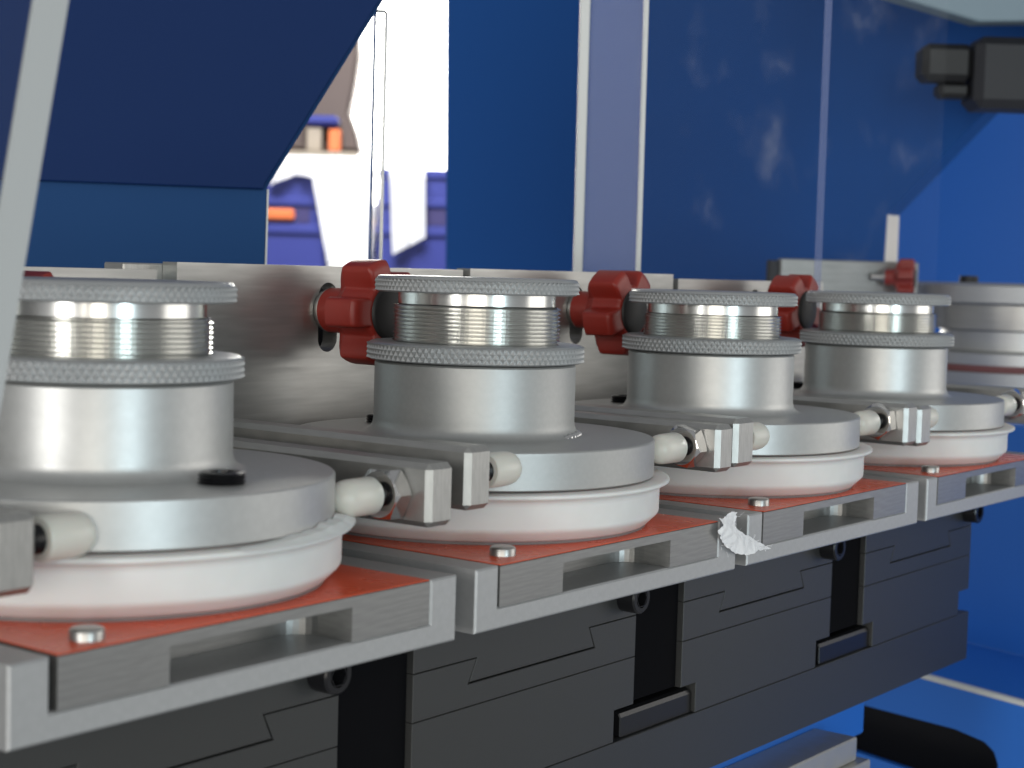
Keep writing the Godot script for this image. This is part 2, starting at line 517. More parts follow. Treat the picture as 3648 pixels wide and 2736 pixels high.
# ---------------------------------------------------------------- plate holders, plate blocks, red plates
func make_plate(i: int, x: float, slot_l: float, tray_l: float, z: float, names: Array) -> void:
	var h := thing("plate_holder", names[0], "holder", Vector3(x, 0, z), "grey plate holders side by side")
	var st := begin()
	var right := tray_l + 79.0
	prism(st, [V(0, 0), V(slot_l, 0), V(slot_l, -7.75), V(right, -7.75), V(right, 0), V(94, 0), V(94, -11.7), V(0, -11.7)], -96, 0, "xy", 0.35)
	obj("channel", st.commit(), M.anodised, h)
	var b := thing("plate_block", names[1], "block", Vector3(x, 0, z), "steel plate blocks in the holders")
	st = begin()
	var l := tray_l
	var r := tray_l + 78.5
	var pl := l + 19.9
	var pr := l + 58.9
	var outline: Array = [V(l, 0.05), V(l, -95), V(r, -95), V(r, 0.05), V(pr, 0.05)]
	for k in 9:                                                  # the round inner corners left by the milling cutter
		var a := PI * 0.5 * k / 8
		outline.append(V(pr - 5.5 + 5.5 * cos(a), -6.5 - 5.5 * sin(a) + 0.0))
	for k in 9:
		var a := PI * 0.5 + PI * 0.5 * k / 8
		outline.append(V(pl + 5.5 + 5.5 * cos(a), -6.5 - 5.5 * sin(a)))
	outline.append(V(pl, 0.05))
	prism(st, outline, -7.7, -1.9, "xz", 0.0, true, false)
	var top: Array = [V(l, -1.9), V(r, -1.9), V(r, -0.2), V(l, -0.2)]
	prism(st, top, -95, 0.05, "xy", 0.0)
	obj("block", st.commit(), M.ground, b)
	if not cache.has("pin"):
		cache.pin = lathe_mesh([V(0, 1.75), V(1.9, 1.75), V(2.3, 1.6), V(2.5, 1.3), V(2.5, -1.0)], "y", 40, 40)
	var pin_x := l + 8.8
	obj("locating_pin", cache.pin, M.steel, b, Vector3(pin_x, 0.12, -6.2 + (1.4 if i == 0 else 0.0)))
	var p := thing("printing_plate", names[2], "plate", Vector3(x, 0, z), "red printing plates under the ink cups")
	obj("red_coating", prism_mesh([V(l + 0.1, -94.5), V(r - 0.1, -94.5), V(r - 0.1, 0), V(l + 0.1, 0)], -0.02, 0.14, "xz", 0.02), M.red_plate, p)
	obj("steel_backing", prism_mesh([V(l + 0.08, -94.6), V(r - 0.08, -94.6), V(r - 0.08, 0.03), V(l + 0.08, 0.03)], -0.19, -0.03, "xz", 0.02), M.brown, p)

# ---------------------------------------------------------------- clamp arms with nylon tips
func nut_mesh() -> ArrayMesh:
	var st := begin()
	var ap := 4.35                                               # half the width across flats
	var seg := 72
	var rad := func(k: int) -> float: return ap / cos(fposmod(TAU * k / seg, PI / 3) - PI / 6)
	for k in seg:
		var row: Array = []
		for kk in [k, k + 1]:
			var a: float = TAU * kk / seg
			var r: float = rad.call(kk)
			var cut := maxf(0.0, r - ap * 1.0) * 0.62 + 0.12
			row.append([put("x", 1.9 * cos(a), 0.6, 1.9 * sin(a)), put("x", 2.4 * cos(a), 0, 2.4 * sin(a)), put("x", (ap - 0.2) * cos(a), 0, (ap - 0.2) * sin(a)), put("x", r * cos(a), cut, r * sin(a)), put("x", r * cos(a), 4.0 - cut, r * sin(a)), put("x", (ap - 0.2) * cos(a), 4.0, (ap - 0.2) * sin(a)), put("x", 1.9 * cos(a), 4.0, 1.9 * sin(a))])
		var m: float = TAU * (k + 0.5) / seg
		for j in 6:
			var o := put("x", cos(m), 0, sin(m)) if j in [3] else (Vector3(-1, 0, 0) if j < 3 else Vector3(1, 0, 0)) + put("x", cos(m), 0, sin(m)) * (0.3 if j != 0 else -0.5)
			quad(st, row[0][j], row[1][j], row[1][j + 1], row[0][j + 1], o)
	return st.commit()

func make_arm(label: String, x0: float, x1: float, y0: float, y1: float, zf: float, side: int, tip_end: float, tip_y: float, tip_z: float) -> void:
	var t := thing("clamp_arm", label, "arm", Vector3(x0, y0, zf), "milled clamp arms between the ink cups")
	var w := x1 - x0
	var h := y1 - y0
	obj("bar", box_mesh(Vector3(0, 0, -82.5 - zf), Vector3(w, h, 0), 1.05), M.milled, t)
	if not cache.has("tip"):
		cache.tip = lathe_mesh([V(0, 9.6), V(0.9, 9.5), V(1.8, 9.15), V(2.5, 8.55), V(3.0, 7.8), V(3.25, 6.9), V(3.35, 5.8), V(3.4, 0.5), V(3.15, 0.1), V(2.2, 0.0), V(2.1, 0.8)], "x", 48, 40)
		var st := begin()
		thread(st, 2.15, 1.8, 0, 14.0, 0.8, "x", 40)
		cache.stud = st.commit()
		cache.nut = nut_mesh()
	var y := tip_y - y0
	var z := tip_z - zf
	var base := tip_end - x0 - side * 9.6
	var tip := obj("nylon_tip", cache.tip, M.nylon, t, Vector3(base, y, z))
	var stud := obj("stud", cache.stud, M.black_oxide, t, Vector3(base + side * 3.0, y, z))
	if side < 0: tip.rotation.y = PI
	if side > 0: stud.rotation.y = PI
	if side < 0:
		var nut := obj("hex_nut", cache.nut, M.chrome, t, Vector3(-4.05, y, z))
		nut.rotation.x = 0.30 + x0 * 0.0021

# ---------------------------------------------------------------- back brackets and red knobs
func make_bracket(label: String, x0: float, x1: float, top: float, slot_x: float, at_z := -88.0) -> Node3D:
	var t := thing("back_bracket", label, "bracket", Vector3(x0, 0, at_z), "upright brackets behind the ink cups")
	var c := slot_x - x0
	var w := x1 - x0
	var plate := CSGBox3D.new()
	plate.name = "slotted_plate"
	plate.size = Vector3(w, top - 9, 4.5) * S
	plate.position = Vector3(w * 0.5, (top + 9) * 0.5, -2.25) * S
	plate.material = M.sheet
	t.add_child(plate, true)
	var slot := CSGPolygon3D.new()
	slot.name = "slot"
	var pg := PackedVector2Array()
	for k in 17: pg.append(V(c - w * 0.5 + 3.2 * cos(PI + PI * k / 16), 36.7 - (top + 9) * 0.5 + 3.2 * sin(PI + PI * k / 16)) * S)
	for k in 17: pg.append(V(c - w * 0.5 + 3.2 * cos(PI * k / 16), 46.5 - (top + 9) * 0.5 + 3.2 * sin(PI * k / 16)) * S)
	slot.polygon = pg
	slot.depth = 8 * S
	slot.position.z = 4 * S
	slot.operation = CSGShape3D.OPERATION_SUBTRACTION
	slot.material = M.sheet
	plate.add_child(slot)
	obj("rear_block", box_mesh(Vector3(-10.5, 30, -11), Vector3(4, top - 0.4, -4.6), 0.3), M.milled, t)
	return t

func knob_mesh(lobes: int) -> ArrayMesh:
	var st := begin()
	var seg := 120
	var zs: Array = [[1.0, 0.0, 4.9], [1.3, 0.0, 5.2], [6.0, 0.0, 5.25], [6.8, 0.06, 5.4], [7.6, 0.30, 5.9], [8.6, 0.66, 6.6], [9.8, 0.92, 7.2], [10.3, 1.0, 7.4], [17.6, 1.0, 7.4], [18.2, 0.97, 7.3], [18.7, 0.88, 7.1], [19.0, 0.74, 6.8], [19.1, 0.5, 6.5], [19.1, 0.0, 6.0]]
	var P := func(k: int, j: int) -> Vector3:
		var a := TAU * k / seg
		var lobe := smoothstep(0.16, 0.66, 0.5 + 0.5 * cos(lobes * a))
		var r: float = zs[j][2] + zs[j][1] * lobe * 4.7
		return Vector3(r * cos(a), r * sin(a), zs[j][0])
	var nrm := func(k: int, j: int) -> Vector3:
		var du: Vector3 = P.call(k + 1, j) - P.call(k - 1, j)
		var dv: Vector3 = P.call(k, mini(j + 1, zs.size() - 1)) - P.call(k, maxi(j - 1, 0))
		return du.cross(dv).normalized()
	for j in zs.size() - 1:
		for k in seg:
			tri(st, P.call(k, j), P.call(k + 1, j), P.call(k + 1, j + 1), nrm.call(k, j), nrm.call(k + 1, j), nrm.call(k + 1, j + 1))
			tri(st, P.call(k, j), P.call(k + 1, j + 1), P.call(k, j + 1), nrm.call(k, j), nrm.call(k + 1, j + 1), nrm.call(k, j + 1))
	return st.commit()

func make_knob(label: String, at: Vector3, spin: float) -> Node3D:
	var t := thing("star_knob", label, "knob", at, "red star knobs clamping the brackets")
	if not cache.has("knob"):
		cache.knob = knob_mesh(5)
		cache.knob_cap = lathe_mesh([V(6.3, 18.6), V(6.1, 19.5), V(5.4, 19.9), V(0, 20.0)], "z", 64, 50)
		cache.washer = lathe_mesh([V(2.5, 0.05), V(5.0, 0.05), V(5.1, 0.2), V(5.1, 0.9), V(4.9, 1.05), V(2.5, 1.05)], "z", 64)
		cache.knob_bolt = lathe_mesh([V(2.4, -8), V(2.4, 1.0)], "z", 32)
	obj("washer", cache.washer, M.steel, t)
	obj("bolt", cache.knob_bolt, M.steel, t)
	var g := obj("star_grip", cache.knob, M.red_knob, t)
	g.rotation.z = spin
	obj("cap_insert", cache.knob_cap, M.black_plastic, t)
	return t

# ---------------------------------------------------------------- black slide under the plates
func make_slide(k: int, label: String) -> void:
	var o := 100.0 * k
	var t := thing("slide_block", label, "slide", Vector3(o, 0, -23), "black slide blocks under the plate holders")
	obj("upper_slide", prism_mesh([V(110, -12), V(189, -12), V(189, -24.5), V(169.8, -24.5), V(172.0, -29.2), V(127.6, -29.2), V(130.0, -24.5), V(110, -24.5)], -45, 0, "xy", 0.12), M.slide, t)
	obj("dovetail_guide", prism_mesh([V(110, -24.66), V(129.7, -24.66), V(127.1, -29.55), V(172.5, -29.55), V(170.1, -24.66), V(189, -24.66), V(189, -34.14), V(110, -34.14)], -45, 0, "xy", 0.12), M.slide, t)
	obj("lower_slide", prism_mesh([V(110, -34.28), V(189, -34.28), V(189, -45.4), V(181, -45.4), V(181, -52.75), V(117, -52.75), V(117, -45.4), V(110, -45.4)], -45, 0, "xy", 0.12), M.slide, t)

func make_screw(k: int, label: String) -> void:
	var t := thing("socket_screw", label, "screw", Vector3(84 + 100.0 * k, -19.4, -23), "black cap screws under the plate holders")
	if not cache.has("screw"):
		cache.screw = lathe_mesh([V(3.5, -0.5), V(3.55, 0.2), V(3.55, 4.2), V(3.2, 4.6), V(2.2, 4.6)], "z", 48, 30)
		var st := begin()
		for a in 6:
			var p := Vector3(2.0 * cos(a * PI / 3), 2.0 * sin(a * PI / 3), 0)
			var q := Vector3(2.0 * cos((a + 1) * PI / 3), 2.0 * sin((a + 1) * PI / 3), 0)
			var z := Vector3(0, 0, 4.6)
			quad(st, p + z, q + z, q + z - Vector3(0, 0, 3), p + z - Vector3(0, 0, 3), -(p + q))
			flat(st, p + z - Vector3(0, 0, 3), q + z - Vector3(0, 0, 3), z - Vector3(0, 0, 3.2), Vector3(0, 0, 1))
			quad(st, p + z, q + z, q * 1.1 + z, p * 1.1 + z, Vector3(0, 0, 1))
		cache.screw_socket = st.commit()
	obj("head", cache.screw, M.black_oxide, t)
	obj("socket", cache.screw_socket, M.black_oxide, t)

# a thing whose meshes are drawn upright in a turned plane: x to the right, y up, z towards the viewer
func turned_thing(called: String, label: String, category: String, at: Vector3, yaw_deg: float, group := "") -> Node3D:
	var t := thing(called, label, category, at, group)
	t.rotation_degrees.y = yaw_deg
	return t

func _ready() -> void:
	rng.seed = 7
	make_materials()
	make_camera_and_light()
	make_housing()
	make_machine()
	make_outside()
	make_small_things()

# ---------------------------------------------------------------- the blue housing round the row
func make_housing() -> void:
	# frame plate on the left with its slanted corner
	var t := turned_thing("frame_plate", "dark navy machine plate with a slanted corner at upper left", "plate", Vector3(279.9, 0, -129.2), -40.4)
	obj("plate", prism_mesh([V(-230, -20), V(-77.2, -20), V(-76.2, 76.2), V(-20, 172), V(-20, 230), V(-230, 230)], -6, 0, "xy", 0.3), M.navy_light, t)
	obj("cover_sheet", prism_mesh([V(-228, 75.6), V(-77.4, 75.6), V(-76.9, 77.2), V(-21.5, 171), V(-21.5, 228), V(-228, 228)], 0.1, 2.6, "xy", 0.4), M.navy, t)
	obj("bare_edge", prism_mesh([V(-77.1, -19), V(-76.55, -19), V(-75.6, 75.8), V(-76.15, 75.8)], -5.8, -0.2, "xy", 0.1), M.edge, t)
	# frame plate on the right, across the row
	t = thing("frame_plate", "blue machine plate with a slanted corner and pale front edge at right", "plate", Vector3(700, 0, 0))
	obj("plate", prism_mesh([V(-498, -80), V(-205, -80), V(-200, 89.0), V(-90, 200), V(-90, 330), V(-509, 330)], 0, 15.4, "zy", 0.3), M.blue, t)
	var st := begin()
	for k in 3: box(st, Vector3(0.8 + k * 5.0, -60, -201.4), Vector3(4.7 + k * 5.0, 88.8, -199.5), 0.3)
	obj("bare_edge", st.commit(), M.edge_warm, t)
	# blue wall beyond it
	var w := turned_thing("housing_wall", "bright blue housing wall behind the slanted plate at far right", "wall", Vector3(1062.9, 0, -719.2), -73.0)
	obj("panel", box_mesh(Vector3(150, -420, -8), Vector3(760, 420, 0), 1), M.blue_paint, w)
	structure(w)

# ---------------------------------------------------------------- the row itself
func make_machine() -> void:
	var nth := ["nearest ink cup, cut off at left, with a black set screw on its flange", "second ink cup from the left, sandblasted body with a shiny weld bead", "third ink cup from the left, satin body between two red knobs", "fourth and farthest ink cup of the row, slightly out of focus"]
	var caps := [46.8, 48.55, 46.3, 46.55]
	var xs := [49.0, 149.9, 249.9, 350.6]
	var screws := [V(1.4, 27.6), V(1.6, -27.6), V(1.6, -27.6), V(1.6, -27.6)]
	for i in 4: make_cup(i, xs[i], caps[i], nth[i], screws[i])
	var hold := ["grey plate holder under the nearest ink cup, at lower left", "grey plate holder under the second ink cup, left of the torn tissue", "grey plate holder under the third ink cup, right of the torn tissue", "grey plate holder under the farthest ink cup, at right"]
	var blk := ["steel block with a milled pocket in the nearest plate holder", "steel block with a milled pocket in the second plate holder", "steel block with a milled pocket in the third plate holder", "steel block with a milled pocket in the farthest plate holder"]
	var red := ["red printing plate under the nearest ink cup", "red printing plate under the second ink cup", "red printing plate under the third ink cup", "red printing plate under the farthest ink cup"]
	var zs := [0.0, -0.4, -0.8, -0.8]
	for i in 4: make_plate(i, 100.0 * i, 6.7 if i == 0 else 6.6, 7.9 if i == 0 else 6.95, zs[i], [hold[i], blk[i], red[i]])
	make_arm("clamp arm at the left edge whose nylon tip presses the nearest cup", 2.0, 9.6, 7.4, 18.8, -6.5, 1, 23.5, 13.7, -12.5)
	make_arm("lower clamp arm with hex nut touching the nearest cup's flange", 91.7, 98.9, 7.8, 19.2, -5.0, -1, 76.4, 13.4, -13.5)
	make_arm("clamp arm whose tip touches the left of the second cup", 102.6, 109.9, 9.8, 21.5, -5.0, 1, 125.4, 15.6, -11.5)
	make_arm("clamp arm with hex nut touching the right of the second cup", 192.5, 199.5, 9.7, 20.4, -5.0, -1, 176.9, 15.3, -12.5)
	make_arm("clamp arm whose tip touches the left of the third cup", 200.9, 209.6, 10.2, 21.3, -5.2, 1, 224.6, 15.8, -11.5)
	make_arm("clamp arm with hex nut touching the right of the third cup", 293.8, 301.2, 9.0, 20.4, -5.0, -1, 276.9, 15.4, -12.5)
	make_arm("clamp arm whose tip touches the left of the farthest cup", 303.2, 311.2, 8.2, 19.5, -5.2, 1, 325.6, 15.0, -11.5)
	make_arm("farthest clamp arm, its nut cut off by the right edge of the picture", 394.5, 401.5, 9.0, 20.4, -5.0, -1, 377.6, 15.4, -12.5)
	make_bracket("bracket behind the nearest ink cup, lowest of the row", 4.0, 101.0, 51.8, 51)
	make_bracket("bracket behind the second ink cup with a clear view of its slot", 106.5, 203.0, 53.5, 153)
	make_bracket("bracket behind the third ink cup, tallest of the row", 206.0, 305.5, 53.9, 254.5)
	make_bracket("bracket behind the farthest ink cup", 308.5, 406.0, 52.6, 357)
	make_knob("red star knob peeking over the nearest cup's cap", Vector3(51, 43.3, -87.9), 0.45)
	make_knob("red star knob left of the second ink cup, with a dark slot below", Vector3(153, 43.3, -87.9), PI)
	make_knob("red star knob between the second and third ink cups", Vector3(254.5, 43.3, -87.9), PI + 0.32)
	make_knob("red star knob between the third and farthest ink cups", Vector3(357, 43.6, -87.9), PI + 0.36)
	var sl := ["black slide block at lower left under the nearest plate holder", "black slide block with dovetail under the second plate holder", "black slide block with dovetail under the third plate holder", "black slide block at the right end with a notched edge"]
	for k in 4: make_slide(k - 1, sl[k])
	var bed := thing("machine_rail", "long black rail under the slide blocks", "bar", Vector3(0, 0, -23))
	obj("bar", box_mesh(Vector3(-140, -68.6, -45), Vector3(390, -52.95, 0), 0.15), M.slide_base, bed)
	obj("back_wall", box_mesh(Vector3(-140, -52.9, -60), Vector3(389, -13, -46), 0.2), M.black_plastic, bed)
	var sc := ["cap screw under the nearest plate holder beside the black groove", "cap screw under the second plate holder beside the black groove", "cap screw under the third plate holder beside the black groove", "cap screw at the right end of the slides before the blue housing"]
	for k in 4:
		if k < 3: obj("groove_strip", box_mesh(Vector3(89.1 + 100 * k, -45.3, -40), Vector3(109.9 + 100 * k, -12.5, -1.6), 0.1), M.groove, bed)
	for k in 4: make_screw(k, sc[k])
	var rail := thing("slot_backing", "dark backing added behind the brackets to darken their slots", "rail", Vector3(0, 0, -104))  # added charcoal backing, so the bracket slots look shaded inside
	obj("rail", box_mesh(Vector3(-120, 12, -8), Vector3(420, 49, 0), 0.5), M.charcoal, rail)
	for k in 2:
		var nut := thing("slot_bar", ["glossy black bar in the nearer T slot", "glossy black bar in the farther T slot"][k], "bar", Vector3(199 + 100 * k, -52.75, -23), "black bars in the T slots")
		obj("bar", prism_mesh([V(-1.0, 0.05), V(-1.0, 4.6), V(-1.5, 5.5), V(-2.6, 5.9), V(-30, 5.9), V(-30, 0.05)], -13.8, 17.4, "zy", 0.25), M.black_oxide, nut)
	# blue beam and aluminium blocks below
	var beam := thing("machine_beam", "blue beam below the black slide base at lower right", "beam", Vector3(0, 0, -40))
	obj("beam", box_mesh(Vector3(40, -88.7, -60), Vector3(350.9, -68.9, 0), 0.6), M.blue_paint, beam)
	var ab := thing("aluminium_block", "dull aluminium block beneath the blue beam at the bottom edge", "block", Vector3(0, 0, -26))
	obj("block", box_mesh(Vector3(60, -87.0, -14), Vector3(316.3, -80.0, 0), 0.4), M.aluminium_dull, ab)
	var ab2 := thing("aluminium_step", "pale aluminium step in the bottom right corner below the block", "block", Vector3(0, 0, -24))
	obj("step", box_mesh(Vector3(60, -110, -14.5), Vector3(320.5, -87.1, 0.6), 0.4), M.aluminium_dull, ab2)
	# blue base housing with a dark opening
	var hb := thing("base_housing", "blue machine base with a ledge and a rounded dark opening at lower right", "machine base", Vector3(460, -95, -50))
	hb.rotation.y = -atan2(0.952, -0.305)
	# local x runs along the ledge towards the viewer, local z towards the row
	var cut := CSGCombiner3D.new()
	cut.name = "front_sheet"
	hb.add_child(cut)
	var sheet := CSGBox3D.new()
	sheet.name = "sheet"
	sheet.size = Vector3(400, 120, 3) * S
	sheet.position = Vector3(-60, -61, 0) * S
	sheet.material = M.blue_paint
	cut.add_child(sheet)
	var hole := CSGPolygon3D.new()
	hole.name = "opening"
	var pg := PackedVector2Array()
	for q in [V(-130, -38), V(8, -38), V(14, -35), V(17, -29), V(17, -25), V(15, -21), V(10.5, -18.4), V(-3.3, -17.0), V(-130, -21)]: pg.append(q * S)
	hole.polygon = pg
	hole.depth = 20 * S
	hole.position = Vector3(0, 0, 10) * S
	hole.operation = CSGShape3D.OPERATION_SUBTRACTION
	hole.material = M.blue_paint
	cut.add_child(hole)
	obj("inner_wall", box_mesh(Vector3(-260, -121, -44), Vector3(140, -1.2, -40), 0.2), M.black_plastic, hb)
	obj("ledge", box_mesh(Vector3(-260, -1.0, -60), Vector3(140, 0, -1.5), 0.2), M.blue_paint, hb)
	obj("bend_highlight", box_mesh(Vector3(-260, -1.6, -1.4), Vector3(140, 0.3, 2.0), 0.5), M.edge, hb)  # pale strip painted in for the highlight along the sheet's bend
	obj("rear_wall", box_mesh(Vector3(-260, 0.1, -64), Vector3(140, 92, -60), 0.2), M.blue_paint, hb)

# ---------------------------------------------------------------- what stands beyond the machine
func make_outside() -> void:
	var yaw := -53.0
	var o := Vector3(1941.8, 0, -1381.4)
	var f := Vector3(-0.799, 0, 0.602)
	var t := turned_thing("bright_window", "overexposed white window of the hall seen through the machine", "window", o - f * 500, yaw)
	obj("pane", box_mesh(Vector3(-620, -200, -10), Vector3(120, 900, 0), 0), glow(Color(1.0, 0.99, 0.95), 5.0), t)
	var l := AreaLight3D.new()
	l.name = "window_light"
	l.area_size = Vector2(740, 1100) * S
	l.area_normalize_energy = false
	l.light_color = Color(1.0, 0.99, 0.95)
	l.light_energy = 4.0
	l.position = Vector3(-250, 350, 3) * S
	l.rotation.y = PI
	l.shadow_enabled = true
	l.area_range = 8.0
	l.area_attenuation = 2.0
	t.add_child(l)

	var lamp := thing("added_lamp", "square lamp added out of view to light the cloth and crates", "lamp", o + f * 750 + Vector3(0.602, 0, 0.799) * -250 + Vector3(0, 1050, 0))  # added source, out of view, front-lighting the white cloth and crates
	lamp.look_at_from_position(lamp.position, (o + Vector3(0.602, 0, 0.799) * -250 + Vector3(0, 120, 0)) * S, Vector3.UP)
	obj("diffuser", box_mesh(Vector3(-300, -300, 4), Vector3(300, 300, 12), 0), glow(Color(1, 1, 1), 2.0), lamp)
	obj("housing", box_mesh(Vector3(-320, -320, 13), Vector3(320, 320, 60), 4), M.aluminium_dull, lamp)
	var hl := AreaLight3D.new()
	hl.name = "lamp_light"
	hl.area_size = Vector2(600, 600) * S
	hl.area_normalize_energy = false
	hl.light_energy = 11.0
	hl.shadow_enabled = true
	hl.area_range = 8.0
	hl.area_attenuation = 2.0
	lamp.add_child(hl)

	t = turned_thing("plastic_crate", "blue plastic crate with an orange handle behind the left machine plate", "crate", o, yaw, "blue crates in the hall")
	crate(t, -460, -292, 40, 200)
	obj("orange_handle", box_mesh(Vector3(-400, 120, 1), Vector3(-340, 138, 9), 4), M.orange, t)
	t = turned_thing("plastic_crate", "blue ribbed crate beside the white cloth strip, in the hall", "crate", o + Vector3(0, 0, 0), yaw, "blue crates in the hall")
	crate(t, -214, -40, 40, 204)
	t = turned_thing("plastic_crate", "blue crate with a small orange tag in the hall behind the cloth", "crate", o - f * 30, yaw, "blue crates in the hall")
	crate(t, -288, -218, 40, 150)
	obj("orange_tag", box_mesh(Vector3(-232, 108, 1), Vector3(-220, 128, 6), 2), M.orange, t)

	t = turned_thing("white_cloth", "white cloth draped over the blue crates in the hall", "cloth", o + f * 20, yaw)
	cloth(t, [V(-372, 219), V(-226, 219), V(-216, 196), V(-222, 40), V(-284, 40), V(-300, 120), V(-312, 186), V(-338, 190), V(-378, 172)])
	t = turned_thing("white_cloth_strip", "narrow white cloth hanging over the ribbed blue crate", "cloth", o + f * 22, yaw)
	cloth(t, [V(-197, 224), V(-141, 224), V(-138, 100), V(-188, 72), V(-192, 140)])

	t = turned_thing("storage_rack", "brown storage rack with tan and orange boxes in the hall", "rack", o - f * 150, yaw)
	obj("back_panel", prism_mesh([V(-470, 238), V(-256, 238), V(-264, 270), V(-276, 300), V(-268, 345), V(-262, 392), V(-266, 450), V(-470, 450)], -60, 0, "xy", 6), M.brown, t)
	obj("blue_bin", box_mesh(Vector3(-345, 276, 2), Vector3(-288, 292, 40), 6), M.crate, t)
	obj("tan_box", box_mesh(Vector3(-340, 236, 2), Vector3(-316, 274, 30), 2), M.tan, t)
	obj("orange_box", box_mesh(Vector3(-305, 236, 2), Vector3(-286, 272, 30), 2), M.orange, t)
	obj("shelf", box_mesh(Vector3(-470, 228, -58), Vector3(-258, 235, 40), 2), M.tan, t)

func crate(t: Node3D, x0: float, x1: float, y0: float, y1: float) -> void:
	obj("tub", box_mesh(Vector3(x0, y0, -120), Vector3(x1, y1, 0), 4), M.crate, t)
	var h := y1 - y0
	for k in 3:
		obj("rib", box_mesh(Vector3(x0 - 3, y1 - 14 - k * h * 0.27, -122), Vector3(x1 + 3, y1 - k * h * 0.27, 5), 2), M.crate, t)
	obj("grip_recess", box_mesh(Vector3(lerpf(x0, x1, 0.4), y1 - h * 0.52, -2), Vector3(lerpf(x0, x1, 0.85), y1 - h * 0.37, 1), 0.5), M.crate_dark, t)

func cloth(t: Node3D, outline: Array) -> void:
	# a hanging sheet: a fine grid over the outline, bulging in upright folds
	var st := begin()
	var poly := PackedVector2Array(outline)
	var lo := poly[0]; var hi := poly[0]
	for p in poly:
		lo = lo.min(p); hi = hi.max(p)
	var z := func(p: Vector2) -> float: return 5.0 * sin(p.x * 0.14 + p.y * 0.01) + 3.0 * sin(p.x * 0.31 - p.y * 0.024)
	var cell := 6.0
	var x := lo.x
	while x < hi.x:
		var y := lo.y
		while y < hi.y:
			for piece in Geometry2D.intersect_polygons(poly, PackedVector2Array([V(x, y), V(x + cell, y), V(x + cell, y + cell), V(x, y + cell)])):
				var tr := Geometry2D.triangulate_polygon(piece)
				for k in range(0, tr.size(), 3):
					var a := piece[tr[k]]; var b := piece[tr[k + 1]]; var c := piece[tr[k + 2]]
					flat(st, Vector3(a.x, a.y, z.call(a)), Vector3(b.x, b.y, z.call(b)), Vector3(c.x, c.y, z.call(c)), Vector3(0, 0, 1))
					flat(st, Vector3(a.x, a.y, z.call(a) - 1.5), Vector3(b.x, b.y, z.call(b) - 1.5), Vector3(c.x, c.y, z.call(c) - 1.5), Vector3(0, 0, -1))
			y += cell
		x += cell
	obj("sheet", st.commit(), M.cloth, t)

